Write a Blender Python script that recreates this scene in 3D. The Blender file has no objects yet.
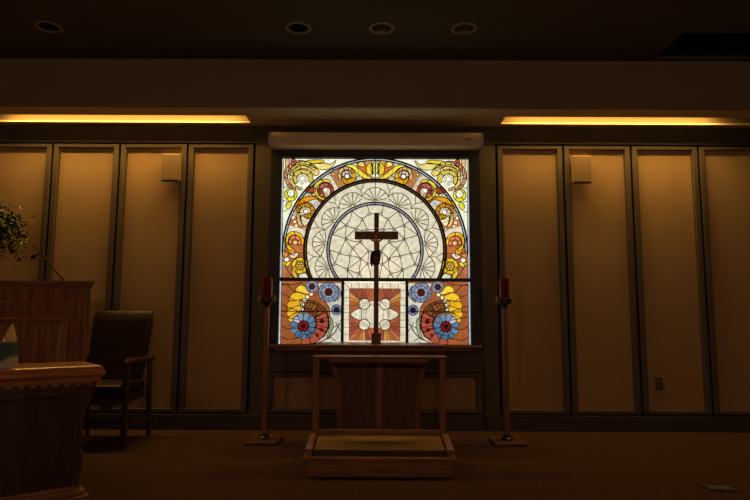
import bpy, bmesh, math, random
from mathutils import Vector, Matrix
R = math.radians
sc = bpy.context.scene
col = sc.collection

# ------------------------------------------------------------------ camera, world, exposure
F = 592.0
PITCH = R(6.46)
CAM_H = 1.04
cam_d = bpy.data.cameras.new('camera'); cam = bpy.data.objects.new('camera', cam_d); col.objects.link(cam)
cam_d.sensor_width = 36.0; cam_d.lens = F / 750 * 36.0
cam_d.clip_start = 0.05
cam.matrix_world = (Matrix.Translation((0, 0, CAM_H)) @ Matrix.Rotation(R(90) + PITCH, 4, 'X') @ Matrix.Rotation(0.0045, 4, 'Z'))
sc.camera = cam
w = bpy.data.worlds.new('world'); sc.world = w; w.use_nodes = True
w.node_tree.nodes['Background'].inputs[0].default_value = (0.9, 0.6, 0.35, 1)
w.node_tree.nodes['Background'].inputs[1].default_value = 0.0
sc.view_settings.view_transform = 'Standard'; sc.view_settings.look = 'None'
sc.view_settings.exposure = 0.0; sc.view_settings.gamma = 1.0
sc.view_settings.use_curve_mapping = False
try:
    sc.cycles.use_denoising = True
    sc.cycles.denoiser = 'OPENIMAGEDENOISE'
    sc.cycles.max_bounces = 8
    sc.cycles.diffuse_bounces = 5
    sc.cycles.sample_clamp_indirect = 3.0
    sc.cycles.use_light_tree = True
except Exception:
    pass
COVE_W = 37.0          # power of each cove lamp
COVE_COL = (1.0, 0.56, 0.13)
FILL_DOWN_W = 0.8           # power of each out-of-view downlight added for fill
FILL_DOWN_COL = (1.0, 0.62, 0.30)
FILL_GLOBE_E = 140.0        # glow of unseen globe lamps added at the rear as frontal fill
GLASS_E = 1.12         # daylight through the stained glass

# ------------------------------------------------------------------ materials
def lin(c):
    return tuple((x/255/12.92 if x/255 <= 0.04045 else ((x/255+0.055)/1.055)**2.4) for x in c)

def mat(name, colr, rough=0.6, spec=0.5, metal=0.0, noise=0.0, nscale=20, bump=0.0, bscale=200, stretch=(1,1,1), coat=0.0):
    m = bpy.data.materials.new(name); m.use_nodes = True
    nt = m.node_tree; b = nt.nodes['Principled BSDF']
    b.inputs['Roughness'].default_value = rough
    b.inputs['Specular IOR Level'].default_value = spec
    b.inputs['Metallic'].default_value = metal
    b.inputs['Coat Weight'].default_value = coat
    tc = nt.nodes.new('ShaderNodeTexCoord'); mp = nt.nodes.new('ShaderNodeMapping')
    mp.inputs['Scale'].default_value = stretch
    nt.links.new(tc.outputs['Object'], mp.inputs[0])
    n = nt.nodes.new('ShaderNodeTexNoise'); n.inputs['Scale'].default_value = nscale; n.inputs['Detail'].default_value = 4
    nt.links.new(mp.outputs[0], n.inputs['Vector'])
    r = nt.nodes.new('ShaderNodeValToRGB')
    r.color_ramp.elements[0].position = 0.3; r.color_ramp.elements[1].position = 0.7
    r.color_ramp.elements[0].color = tuple(x*(1-noise) for x in colr) + (1,)
    r.color_ramp.elements[1].color = tuple(min(1, x*(1+noise)) for x in colr) + (1,)
    nt.links.new(n.outputs[0], r.inputs[0]); nt.links.new(r.outputs[0], b.inputs['Base Color'])
    if bump:
        n2 = nt.nodes.new('ShaderNodeTexNoise'); n2.inputs['Scale'].default_value = bscale
        nt.links.new(tc.outputs['Object'], n2.inputs['Vector'])
        bp = nt.nodes.new('ShaderNodeBump'); bp.inputs['Strength'].default_value = bump; bp.inputs['Distance'].default_value = 0.004
        nt.links.new(n2.outputs[0], bp.inputs['Height']); nt.links.new(bp.outputs[0], b.inputs['Normal'])
    return m

def wood(name, c, axis='Z', rough=0.38, k=0.35):
    st = {'Z': (14, 14, 0.9), 'X': (0.9, 14, 14), 'Y': (14, 0.9, 14)}[axis]
    return mat(name, c, rough=rough, spec=0.5, noise=k, nscale=3.2, stretch=st, bump=0.0, coat=0.15)

OAK = (0.25, 0.108, 0.046)
M = {}
M['wood_v'] = wood('oak_vertical_grain', OAK, 'Z')
M['wood_h'] = wood('oak_horizontal_grain', OAK, 'X')
M['wood_hi'] = wood('oak_top_and_highlight', (0.42, 0.17, 0.06), 'X', rough=0.28)
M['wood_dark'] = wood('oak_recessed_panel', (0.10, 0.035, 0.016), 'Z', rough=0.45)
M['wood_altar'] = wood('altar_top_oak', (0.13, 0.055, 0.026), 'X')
M['wood_shade'] = wood('shaded_oak', (0.07, 0.028, 0.014), 'Z')  # oak darkened to paint in shade on the side table's brackets and frieze
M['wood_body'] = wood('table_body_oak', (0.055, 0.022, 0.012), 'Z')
M['wood_pulpit'] = wood('pulpit_oak', (0.26, 0.108, 0.044), 'Z', k=.5)
M['wood_chair'] = wood('chair_walnut', (0.045, 0.019, 0.010), 'Z')
M['leather'] = mat('burgundy_leather', (0.020, 0.007, 0.006), rough=0.45, spec=0.3, noise=0.2, nscale=8, bump=0.25, bscale=300)
M['fabric'] = mat('tan_wall_fabric', (0.40, 0.27, 0.150), rough=0.95, spec=0.1, noise=0.05, nscale=3, bump=0.3, bscale=500)
M['frame'] = mat('panel_frame_paint', (0.098, 0.073, 0.048), rough=0.55, noise=0.08, nscale=6)
M['pilaster'] = mat('pilaster_paint', (0.090, 0.066, 0.042), rough=0.6, noise=0.08, nscale=6)
M['header'] = mat('header_paint', (0.040, 0.031, 0.022), rough=0.7, noise=0.08)
M['seam'] = mat('dark_shadow_gap', (0.006, 0.005, 0.005), rough=0.9)
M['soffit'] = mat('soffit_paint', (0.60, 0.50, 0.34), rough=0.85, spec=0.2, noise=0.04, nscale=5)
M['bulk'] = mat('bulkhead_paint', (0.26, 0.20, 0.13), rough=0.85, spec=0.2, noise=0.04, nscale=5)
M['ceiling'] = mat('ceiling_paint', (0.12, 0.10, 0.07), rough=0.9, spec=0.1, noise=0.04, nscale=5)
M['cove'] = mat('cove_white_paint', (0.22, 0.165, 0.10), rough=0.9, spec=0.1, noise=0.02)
M['wall'] = mat('side_wall_paint', (0.20, 0.15, 0.09), rough=0.9, spec=0.1, noise=0.05)
M['void'] = mat('ceiling_recess_black', (0.01, 0.009, 0.008), rough=0.9)
M['carpet'] = mat('brown_carpet', (0.078, 0.043, 0.030), rough=1.0, spec=0.0, noise=0.22, nscale=60, bump=0.6, bscale=350)
M['base'] = mat('vinyl_baseboard', (0.055, 0.043, 0.030), rough=0.6, noise=0.05)
M['black'] = mat('black_iron', (0.008, 0.008, 0.009), rough=0.5)
M['lead'] = mat('lead_came', (0.012, 0.011, 0.010), rough=0.55)
M['bronze'] = mat('dark_bronze', (0.06, 0.04, 0.03), rough=0.4, metal=0.7)
M['brass'] = mat('aged_brass', (0.50, 0.33, 0.14), rough=0.35, metal=0.9)
M['rim'] = mat('downlight_rim', (0.30, 0.22, 0.14), rough=0.5)
M['refl'] = mat('downlight_reflector', (0.45, 0.38, 0.28), rough=0.25, metal=0.6)
M['screen'] = mat('screen_housing', (0.80, 0.66, 0.45), rough=0.45, noise=0.03)
M['chrome'] = mat('screen_end_metal', (0.8, 0.75, 0.65), rough=0.25, metal=0.9)
M['speaker'] = mat('speaker_tan', (0.28, 0.19, 0.10), rough=0.7, noise=0.05)
M['pad'] = mat('kneeler_carpet_pad', (0.30, 0.19, 0.085), rough=1.0, spec=0.0, noise=0.15, nscale=90, bump=0.5, bscale=400)
M['padside'] = mat('kneeler_pad_edge', (0.06, 0.05, 0.035), rough=0.9, noise=0.1)
M['cross'] = wood('crucifix_wood', (0.17, 0.062, 0.035), 'Z', rough=0.45)
M['corpus'] = mat('carved_figure', (0.55, 0.24, 0.09), rough=0.45, noise=0.35, nscale=25)
M['cloth'] = mat('carved_loincloth', (0.06, 0.03, 0.017), rough=0.55, noise=0.3, nscale=30)
M['redglass'] = mat('red_votive_glass', (0.17, 0.012, 0.010), rough=0.12, noise=0.1, coat=0.5)
M['plate'] = mat('outlet_plate', (0.09, 0.08, 0.07), rough=0.4)
M['outlet'] = mat('outlet_insert', (0.13, 0.125, 0.115), rough=0.4)
M['steel'] = mat('floor_box_steel', (0.06, 0.06, 0.055), rough=0.35, metal=0.8)
M['leaf'] = mat('ficus_leaf', (0.028, 0.050, 0.016), rough=0.45, noise=0.4, nscale=12)
M['bark'] = mat('ficus_bark', (0.12, 0.08, 0.05), rough=0.9, noise=0.3)
M['pot'] = mat('ceramic_pot', (0.10, 0.06, 0.04), rough=0.5)
M['soil'] = mat('potting_soil', (0.03, 0.02, 0.015), rough=1)
M['tissue'] = mat('tissue_paper', (0.95, 0.66, 0.30), rough=0.9, noise=0.05)
M['foam'] = mat('microphone_foam', (0.02, 0.017, 0.015), rough=0.9, bump=0.5)

def tissue_box_mat():
    m = bpy.data.materials.new('tissue_box_card'); m.use_nodes = True
    nt = m.node_tree; b = nt.nodes['Principled BSDF']; b.inputs['Roughness'].default_value = 0.5
    tc = nt.nodes.new('ShaderNodeTexCoord'); sp = nt.nodes.new('ShaderNodeSeparateXYZ')
    nt.links.new(tc.outputs['Object'], sp.inputs[0])
    a = nt.nodes.new('ShaderNodeMath'); a.operation = 'MULTIPLY'; a.inputs[1].default_value = -0.45
    nt.links.new(sp.outputs[0], a.inputs[0])
    n = nt.nodes.new('ShaderNodeTexNoise'); n.inputs['Scale'].default_value = 18
    nt.links.new(tc.outputs['Object'], n.inputs['Vector'])
    nm = nt.nodes.new('ShaderNodeMath'); nm.operation = 'MULTIPLY_ADD'; nm.inputs[1].default_value = 0.03
    nt.links.new(n.outputs[0], nm.inputs[0]); nt.links.new(a.outputs[0], nm.inputs[2])
    s = nt.nodes.new('ShaderNodeMath'); s.operation = 'ADD'
    nt.links.new(sp.outputs[2], s.inputs[0]); nt.links.new(nm.outputs[0], s.inputs[1])
    r = nt.nodes.new('ShaderNodeValToRGB')
    e = r.color_ramp.elements
    e[0].position = 0.035; e[0].color = (0.42, 0.42, 0.30, 1)
    e[1].position = 0.055; e[1].color = (0.02, 0.085, 0.085, 1)
    nt.links.new(s.outputs[0], r.inputs[0]); nt.links.new(r.outputs[0], b.inputs['Base Color'])
    return m
M['tissuebox'] = tissue_box_mat()

def glass_mat():
    m = bpy.data.materials.new('stained_glass'); m.use_nodes = True
    nt = m.node_tree; b = nt.nodes['Principled BSDF']
    b.inputs['Roughness'].default_value = 0.15
    b.inputs['Base Color'].default_value = (0.02, 0.02, 0.02, 1)
    at = nt.nodes.new('ShaderNodeAttribute'); at.attribute_name = 'Col'
    tc = nt.nodes.new('ShaderNodeTexCoord')
    n = nt.nodes.new('ShaderNodeTexNoise'); n.inputs['Scale'].default_value = 22; n.inputs['Detail'].default_value = 3
    nt.links.new(tc.outputs['Object'], n.inputs['Vector'])
    mr = nt.nodes.new('ShaderNodeMapRange'); mr.inputs[1].default_value = 0.3; mr.inputs[2].default_value = 0.7
    mr.inputs[3].default_value = 0.78; mr.inputs[4].default_value = 1.15
    nt.links.new(n.outputs[0], mr.inputs[0])
    vm = nt.nodes.new('ShaderNodeVectorMath'); vm.operation = 'SCALE'
    nt.links.new(at.outputs['Color'], vm.inputs[0]); nt.links.new(mr.outputs[0], vm.inputs['Scale'])
    nt.links.new(vm.outputs[0], b.inputs['Emission Color'])
    b.inputs['Emission Strength'].default_value = GLASS_E
    return m
M['glass'] = glass_mat()

# ------------------------------------------------------------------ mesh helpers
def bx(bm, x0, x1, y0, y1, z0, z1, bev=0.0, seg=2):
    mtx = Matrix.Translation(((x0+x1)/2, (y0+y1)/2, (z0+z1)/2)) @ Matrix.Diagonal((abs(x1-x0), abs(y1-y0), abs(z1-z0), 1))
    r = bmesh.ops.create_cube(bm, size=1, matrix=mtx)
    if bev:
        es = {e for v in r['verts'] for e in v.link_edges}
        bmesh.ops.bevel(bm, geom=list(es), offset=bev, segments=seg, affect='EDGES', profile=0.5)

def lathe(bm, prof, cx=0, cy=0, seg=24, cap=True, mtx=None):
    rings = []
    for (r, z) in prof:
        ring = []
        for i in range(seg):
            a = 2*math.pi*i/seg
            p = Vector((cx + r*math.cos(a), cy + r*math.sin(a), z))
            if mtx: p = mtx @ p
            ring.append(bm.verts.new(p))
        rings.append(ring)
    for a, b in zip(rings, rings[1:]):
        for i in range(seg):
            bm.faces.new((a[i], a[(i+1) % seg], b[(i+1) % seg], b[i]))
    if cap:
        bm.faces.new(rings[0][::-1]); bm.faces.new(rings[-1])

def tube(bm, pts, rad, seg=10):
    pts = [Vector(p) for p in pts]
    n = len(pts); rads = rad if isinstance(rad, (list, tuple)) else [rad]*n
    rings = []; up = None
    for i, p in enumerate(pts):
        d = (pts[min(i+1, n-1)] - pts[max(i-1, 0)]).normalized()
        if up is None: up = d.orthogonal().normalized()
        else: up = (up - d*up.dot(d)).normalized()
        s = d.cross(up)
        rings.append([bm.verts.new(p + (up*math.cos(2*math.pi*k/seg) + s*math.sin(2*math.pi*k/seg))*rads[i]) for k in range(seg)])
    for a, b in zip(rings, rings[1:]):
        for i in range(seg):
            bm.faces.new((a[i], a[(i+1) % seg], b[(i+1) % seg], b[i]))
    bm.faces.new(rings[0][::-1]); bm.faces.new(rings[-1])

def prism(bm, pts, y0, y1):      # outline in (x, z), extruded along y
    a = [bm.verts.new((x, y0, z)) for x, z in pts]; b = [bm.verts.new((x, y1, z)) for x, z in pts]
    n = len(pts)
    bm.faces.new(a); bm.faces.new(b[::-1])
    for i in range(n):
        bm.faces.new((a[i], b[i], b[(i+1) % n], a[(i+1) % n]))

def obj(name, bm, m, parent=None, smooth=False, loc=None):
    bmesh.ops.recalc_face_normals(bm, faces=bm.faces[:])
    me = bpy.data.meshes.new(name); bm.to_mesh(me); bm.free()
    for mm in (m if isinstance(m, (list, tuple)) else [m]): me.materials.append(mm)
    if smooth:
        me.shade_smooth()
        try: me.set_sharp_from_angle(angle=R(38))
        except Exception: pass
    o = bpy.data.objects.new(name, me); col.objects.link(o)
    if parent: o.parent = parent
    if loc: o.location = loc
    return o
def NB(): return bmesh.new()
def thing(name, label, cat, loc=(0,0,0), rz=0, group=None):
    o = bpy.data.objects.new(name, None); col.objects.link(o)
    o.empty_display_size = 0.1
    o.location = loc; o.rotation_euler = (0, 0, rz); o['label'] = label; o['category'] = cat
    if group: o['group'] = group
    return o
def tag(o, label, cat, group=None):
    o['label'] = label; o['category'] = cat
    if group: o['group'] = group
    return o
def struct(name, bm, m, parent=None, smooth=False):
    o = obj(name, bm, m, parent, smooth)
    if parent is None: o['kind'] = 'structure'
    return o
def copy_thing(root, label, loc):
    r = root.copy(); col.objects.link(r); r.location = loc; r['label'] = label
    for ch in list(root.children):
        c = ch.copy(); col.objects.link(c); c.parent = r
        for g in list(ch.children):
            d = g.copy(); col.objects.link(d); d.parent = c
    return r

# ------------------------------------------------------------------ room shell
WY = 5.60                  # face of the panelled wall
SZ, CZ = 2.886, 3.32       # soffit and ceiling heights
BY = 5.06                  # bulkhead face
XS = 4.3; YB = -2.6        # side walls, back wall
b = NB(); bx(b, -XS-.1, XS+.1, YB-.1, WY+.3, -0.1, 0); struct('floor', b, M['carpet'])
# end wall with an opening for the window
b = NB()
bx(b, -XS, -1.0, WY+.05, WY+.25, 0, CZ); bx(b, 1.0, XS, WY+.05, WY+.25, 0, CZ)
bx(b, -1.0, 1.0, WY+.05, WY+.25, 0, .70); bx(b, -1.0, 1.0, WY+.05, WY+.25, 2.66, CZ)
struct('wall_back', b, M['seam'])
b = NB(); bx(b, -XS-.1, -XS, YB, WY+.25, 0, CZ); struct('wall_left', b, M['wall'])
b = NB(); bx(b, XS, XS+.1, YB, WY+.25, 0, CZ); struct('wall_right', b, M['wall'])
b = NB(); bx(b, -XS, XS, YB-.1, YB, 0, CZ); struct('wall_front', b, M['wall'])

def holed_plate(bm, rect, z, circles=(), rects=(), up=0.0):
    es = []
    def loop(pts):
        vs = [bm.verts.new((x, y, z)) for x, y in pts]
        for i in range(len(vs)): es.append(bm.edges.new((vs[i], vs[(i+1) % len(vs)])))
        if up:
            vt = [bm.verts.new((x, y, z+up)) for x, y in pts]
            for i in range(len(vs)): bm.faces.new((vs[i], vs[(i+1) % len(vs)], vt[(i+1) % len(vs)], vt[i]))
    x0, x1, y0, y1 = rect
    loop([(x0, y0), (x1, y0), (x1, y1), (x0, y1)])
    for cx, cy, r in circles: loop([(cx+r*math.cos(t*math.pi/16), cy+r*math.sin(t*math.pi/16)) for t in range(32)])
    for a, c, d, e in rects: loop([(a, d), (c, d), (c, e), (a, e)])
    bmesh.ops.triangle_fill(bm, edges=es, use_beauty=True)
VIS = [(-2.60, 4.475), (-0.615, 4.475), (0.045, 4.475), (0.70, 4.475)]
FILL_LIT = [(-2.3, 1.7), (-0.7, 1.7), (0.9, 1.7), (2.5, 1.7), (-1.5, -0.8), (1.5, -0.8)]  # downlights added out of view for soft fill
DR = 0.083
REC = (2.47, 3.9, 4.53, 5.0)
b = NB(); holed_plate(b, (-XS, XS, YB, BY), CZ, [(x, y, DR) for x, y in VIS+FILL_LIT], [REC], up=0.02)
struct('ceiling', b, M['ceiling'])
b = NB(); bx(b, -XS-.1, XS+.1, YB-.1, WY+.25, CZ+.45, CZ+.5); struct('ceiling_slab', b, M['void'])
b = NB()
for x0, x1, y0, y1 in ((REC[0]-.02, REC[0], REC[2], REC[3]), (REC[1], REC[1]+.02, REC[2], REC[3]), (REC[0], REC[1], REC[2]-.02, REC[2]), (REC[0], REC[1], REC[3], REC[3]+.02)):
    bx(b, x0, x1, y0, y1, CZ+.02, CZ+.4)
bx(b, REC[0]-.02, REC[1]+.02, REC[2]-.02, REC[3]+.02, CZ+.4, CZ+.43)
struct('ceiling_recess', b, M['void'])
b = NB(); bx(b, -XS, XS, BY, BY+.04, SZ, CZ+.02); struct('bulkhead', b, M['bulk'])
SL0, SL1 = 5.30, 5.505
b = NB(); holed_plate(b, (-XS, XS, BY+.04, WY+.05), SZ, rects=[(-XS+.1, -1.2, SL0, SL1), (1.2, XS-.1, SL0, SL1)], up=0.015)
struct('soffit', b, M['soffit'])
for nm, x0, x1 in (('cove_lining_left', -XS+.08, -1.17), ('cove_lining_right', 1.17, XS-.08)):
    b = NB()
    z0, z1 = SZ+.016, SZ+.30
    bx(b, x0, x1, BY+.05, BY+.06, z0, z1); bx(b, x0, x1, WY-.01, WY, z0, z1)
    bx(b, x0, x0+.01, BY+.06, WY-.01, z0, z1); bx(b, x1-.01, x1, BY+.06, WY-.01, z0, z1)
    bx(b, x0, x1, BY+.05, WY, z1, z1+.01)
    bx(b, x0, x1, BY+.06, SL0-.001, z0-.001, z0+.003); bx(b, x0, x1, SL1+.001, WY-.01, z0-.001, z0+.003)
    o = struct(nm, b, M['cove'])

# cove lamps: one fixture hidden in each slot
LAMP_Y, LAMP_Z = 5.452, SZ+.13
fixlab = {'l': 'long warm cove light glowing in the soffit slot left of the window', 'r': 'long warm cove light glowing in the soffit slot right of the window'}
for s, x0, x1 in (('l', -3.55, -1.30), ('r', 1.30, 3.25)):
    t = thing('cove_light', fixlab[s], 'cove light', ((x0+x1)/2, LAMP_Y, LAMP_Z), group='cove lights in the soffit slots')
    L = (x1-x0)/2
    b = NB(); bx(b, -L, L, -.03, .03, .004, .05, .004); obj('housing', b, M['cove'], t)
    b = NB(); bx(b, -L, L, -.012, -.009, .05, SZ+.30-LAMP_Z+.002); obj('mounting_bracket', b, M['cove'], t)
    ld = bpy.data.lights.new('cove_lamp', 'AREA'); ld.shape = 'RECTANGLE'; ld.size = 2*L; ld.size_y = 0.05
    ld.energy = COVE_W*(2*L)/2.4; ld.color = COVE_COL
    lo = bpy.data.objects.new('cove_lamp', ld); col.objects.link(lo); lo.parent = t; lo.location = (0, 0, 0)

# ------------------------------------------------------------------ wall cladding
b = NB(); bx(b, -XS, XS, WY-.005, WY+.05, 2.715, SZ); struct('trim_1', b, M['header'])
b = NB(); bx(b, -XS, XS, WY-.004, WY+.05, 0.0, 0.142, .004); struct('baseboard_back', b, M['base'])
for i, (x0, x1) in enumerate(((-1.163, -1.012), (1.012, 1.163))):
    b = NB(); bx(b, x0, x1, WY+.004, WY+.05, .142, 2.715, .003); struct('trim_%d' % (i+2), b, M['pilaster'])
b = NB(); bx(b, -1.012, 1.012, WY+.004, WY+.05, .53, .70, .003); struct('trim_4', b, M['pilaster'])
b = NB(); bx(b, -1.012, 1.012, WY+.004, WY+.05, 2.66, 2.715, .002); struct('trim_5', b, M['pilaster'])

def wall_panel(x0, x1, z0, z1, label, group, fr=0.047):
    t = thing('wall_panel', label, 'wall panel', ((x0+x1)/2, WY+.05, z0), group=group)
    hw = (x1-x0)/2 - .011; H = z1-z0
    b = NB()
    for a in (-1, 1):
        xx = sorted((a*hw, a*(hw-fr)))
        bx(b, xx[0], xx[1], -.05, 0, .006, H-.006, .004)
        xx = sorted((a*(hw-fr), a*(hw-fr-.010)))
        bx(b, xx[0], xx[1], -.036, 0, .006+fr*.6, H-.006-fr*.6)
    bx(b, -hw+fr, hw-fr, -.05, 0, .006, .006+fr*.72, .004); bx(b, -hw+fr, hw-fr, -.05, 0, H-.006-fr*.72, H-.006, .004)
    obj('frame', b, M['frame'], t)
    b = NB(); bx(b, -hw+fr-.005, hw-fr+.005, -.024, -.004, .006+fr*.5, H-.006-fr*.5); obj('fabric', b, M['fabric'], t)
    return t
E = [-3.785, -3.132, -2.480, -1.823, -1.172]
names = ['tan fabric wall panel behind the potted plant and pulpit', 'tan fabric wall panel behind the gooseneck microphone and leather chair',
         'tan fabric wall panel with the wall speaker, left of the window', 'tan fabric wall panel just left of the stained glass window']
for i in range(4): wall_panel(E[i], E[i+1], .150, 2.705, names[i], 'tall fabric wall panels')
E2 = [1.172, 1.823, 2.480, 3.134, 3.787]
names = ['tan fabric wall panel just right of the stained glass window', 'tan fabric wall panel with the wall speaker, right of the window',
         'tan fabric wall panel with the power outlet near its foot', 'tan fabric wall panel at the far right edge, dimmest of the row']
for i in range(4): wall_panel(E2[i], E2[i+1], .150, 2.705, names[i], 'tall fabric wall panels')
wall_panel(-1.014, 1.014, .150, .525, 'low wide tan fabric wall panel under the stained glass window', 'low fabric wall panel', fr=.05)
for i, (x0, x1) in enumerate(((-XS, -3.80), (3.80, XS))):
    b = NB(); bx(b, x0, x1, WY, WY+.05, .142, 2.715); struct('trim_%d' % (i+6), b, M['pilaster'])

# ------------------------------------------------------------------ stained glass window (drawn in window units, u right, v down)
SX = 1.82/189.0; SZP = 1.795/187.5; UC = 375.2
GY = WY + .045
bmg = bmesh.new(); clay = bmg.loops.layers.float_color.new('Col')
bml = bmesh.new()
def W(u, v):      # window units to metres on the glass plane, border kept square
    z = CAM_H + GY*math.tan(PITCH - math.atan((v-250)/F))
    d = u-UC; k = (GY*math.cos(PITCH)+(z-CAM_H)*math.sin(PITCH))/F; a = abs(d)
    x = a*k if a <= 84 else 84*k+(a-84)/10.5*(.91-84*k)
    return (math.copysign(x, d), z)
rg = random.Random(5)
def fill(pts, c, lay, jit=0.08):
    y = GY - .0004*lay
    k = 1 + rg.uniform(-jit, jit)
    vs = [bmg.verts.new((W(u, v)[0], y, W(u, v)[1])) for u, v in pts]
    try: f = bmg.faces.new(vs)
    except ValueError: return
    cc = lin(c)
    for l in f.loops: l[clay] = (cc[0]*k, cc[1]*k, cc[2]*k, 1)
def stroke(pts, wd, closed=False):
    P = [Vector((*W(u, v), 0)) for u, v in pts]
    n = len(P)
    if n < 2: return
    hw = wd*SX/2; y0 = GY-.0065; y1 = GY-.001
    Ls, Rs = [], []
    for i in range(n):
        if closed: d = P[(i+1) % n]-P[i-1]
        else: d = P[min(i+1, n-1)]-P[max(i-1, 0)]
        if d.length < 1e-9: d = Vector((1, 0, 0))
        d.normalize(); nn = Vector((-d.y, d.x, 0))*hw
        a = P[i]+nn; c = P[i]-nn
        Ls.append((bml.verts.new((a.x, y0, a.y)), bml.verts.new((a.x, y1, a.y))))
        Rs.append((bml.verts.new((c.x, y0, c.y)), bml.verts.new((c.x, y1, c.y))))
    for i in range(n if closed else n-1):
        j = (i+1) % n
        bml.faces.new((Ls[i][0], Ls[j][0], Rs[j][0], Rs[i][0]))
        bml.faces.new((Ls[i][0], Ls[i][1], Ls[j][1], Ls[j][0]))
        bml.faces.new((Rs[i][0], Rs[j][0], Rs[j][1], Rs[i][1]))
def mir(pts): return [(2*UC-u, v) for u, v in pts]
TH = 0.68
def piece(pts, c, lay, both=True, lw=TH, outline=True):
    fill(pts, c, lay)
    if outline: stroke(pts, lw, True)
    if both:
        q = mir(pts)[::-1]; fill(q, c, lay)
        if outline: stroke(q, lw, True)
def line(pts, wd=TH, both=True):
    stroke(pts, wd)
    if both: stroke(mir(pts), wd)
def circ(cx, cy, r, n=20, a0=0, a1=360):
    full = abs(a1-a0) >= 359.9
    m = n if full else n+1
    return [(cx+r*math.cos(R(a0+(a1-a0)*i/n)), cy+r*math.sin(R(a0+(a1-a0)*i/n))) for i in range(m)]
def dot(cx, cy, r, c, lay=8, both=True): piece(circ(cx, cy, r, 12), c, lay, both, lw=.4)
def band(cx, cy, a0, a1, ri, ro, c, lay, cuts=0, both=True, lw=TH):
    """ring segment; ri, ro are pairs (start, end) or numbers; width may taper"""
    f = lambda p, t: p if not isinstance(p, tuple) else (p[0]+(p[1]-p[0])*t if len(p) == 2 else (p[0]+(p[1]-p[0])*2*t if t < .5 else p[1]+(p[2]-p[1])*(2*t-1)))
    n = max(6, int(abs(a1-a0)/12))
    o = []; inn = []
    for i in range(n+1):
        t = i/n; a = R(a0+(a1-a0)*t)
        o.append((cx+f(ro, t)*math.cos(a), cy+f(ro, t)*math.sin(a)))
        inn.append((cx+f(ri, t)*math.cos(a), cy+f(ri, t)*math.sin(a)))
    for i in range(n):      # filled as quads so tapered bands stay clean
        q = [o[i], o[i+1], inn[i+1], inn[i]]
        fill(q, c, lay, 0.0)
        if both: fill(mir(q), c, lay, 0.0)
    line(o, lw, both); line(inn, lw, both)
    for k in range(cuts+2):
        i = round(n*k/(cuts+1)); line([o[i], inn[i]], lw, both)
def blob(pts, c, lay, both=True, lw=TH):     # smooth closed outline through points
    n = len(pts); out = []
    for i in range(n):
        p0, p1, p2, p3 = pts[i-1], pts[i], pts[(i+1) % n], pts[(i+2) % n]
        for k in range(4):
            t = k/4
            out.append(tuple(0.5*((2*p1[j])+(-p0[j]+p2[j])*t+(2*p0[j]-5*p1[j]+4*p2[j]-p3[j])*t*t+(-p0[j]+3*p1[j]-3*p2[j]+p3[j])*t**3) for j in (0, 1)))
    piece(out, c, lay, both, lw)
CX, CY = UC, 250.5
def arcp(r, a0, a1, n=40): return [(CX+r*math.sin(R(a0+(a1-a0)*i/n)), CY-r*math.cos(R(a0+(a1-a0)*i/n))) for i in range(n+1)]
def pol(a, r): return (CX+r*math.sin(R(a)), CY-r*math.cos(R(a)))
CREAM = (218, 208, 180); PALE = (238, 236, 208); WHT = (285, 280, 262); LBLUE = (178, 192, 205); GREY = (150, 148, 165)
YEL = (232, 200, 45); GOLD = (205, 150, 25); LEM = (235, 222, 110); AMB = (210, 125, 30); ORG = (156, 86, 44); BRN = (118, 66, 32)
RED = (155, 62, 38); PINK = (225, 150, 120); TAN = (222, 178, 110); OLV = (196, 176, 70); TEAL = (88, 130, 160); LAV = (190, 180, 215)
SALM = (190, 80, 55); DRED = (70, 16, 14); BLUG = (120, 135, 165); GRNP = (150, 155, 125); TERR = (158, 88, 48)
# base sheets
fill([(281, 157), (469.5, 157), (469.5, 344.5), (281, 344.5)], PALE, 0, 0)
# narrow outer border in pieces
for i in range(14):
    v0 = 157+i*13.4; v1 = v0+13.4
    piece([(280.7, v0), (282.7, v0), (282.7, v1), (280.7, v1)], (LBLUE if i > 2 else (205, 205, 185)), 1, lw=.5)
for i in range(7):
    u0 = 281+i*13.5; piece([(u0, 157), (u0+13.5, 157), (u0+13.5, 159), (u0, 159)], (165, 165, 140), 1, lw=.5)
# lower fields
piece([(282.7, 250), (312, 250), (312, 281), (282.7, 281)], TERR, 1, outline=False)
piece([(282.7, 281), (344, 281), (344, 344.5), (282.7, 344.5)], ORG, 1, outline=False)
for k in range(6):
    line([(282.7, 284+k*10.5), (288, 285+k*11), (296+k, 293+k*9)], .68)
line([(284, 262), (290, 274), (299, 281)]); line([(283, 285), (292, 285), (303, 283)])
# ornament annulus r 71 to 89.5 : background pieces
A0 = 92
cols = [(215,165,90), (195,105,45), (205,195,165), (160,88,45), (175,120,70), (212,202,172), (205,195,160), (140,70,42), (205,200,180), (215,200,165), (205,165,110), (190,112,55), (215,205,180), (190,110,52), (185,105,50)]
nseg = 15
for i in range(nseg):
    a0 = A0*i/nseg; a1 = A0*(i+1)/nseg
    piece(arcp(89.5, a0, a1, 4) + arcp(71, a1, a0, 4), cols[i % len(cols)], 2, lw=.35)
def ring(r0, r1, c, a, l0, l1, step=9, lay=3):
    n = int(2*a/step)
    for i in range(n):
        q0 = -a+2*a*i/n; q1 = -a+2*a*(i+1)/n
        fill(arcp(r1, q0, q1, 3)+arcp(r0, q1, q0, 3), c, lay)
        stroke([pol(q1, r0), pol(q1, r1)], .4)
    stroke(arcp(r0, -a, a, 80), l0); stroke(arcp(r1, -a, a, 80), l1)
ring(90.0, 92.2, (188, 195, 205), 92, 1.0, 1.7)
# inner disc (cream) clipped at the bar
aclip = math.degrees(math.acos(-(281-CY)/69)) if True else 0
fill(arcp(69, -aclip, aclip, 90), CREAM, 3, 0)
ring(68.6, 71.0, (92, 72, 52), aclip-1, 1.5, 2.0, lay=4)
ain = math.degrees(math.acos(-(281-CY)/47))
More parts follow.
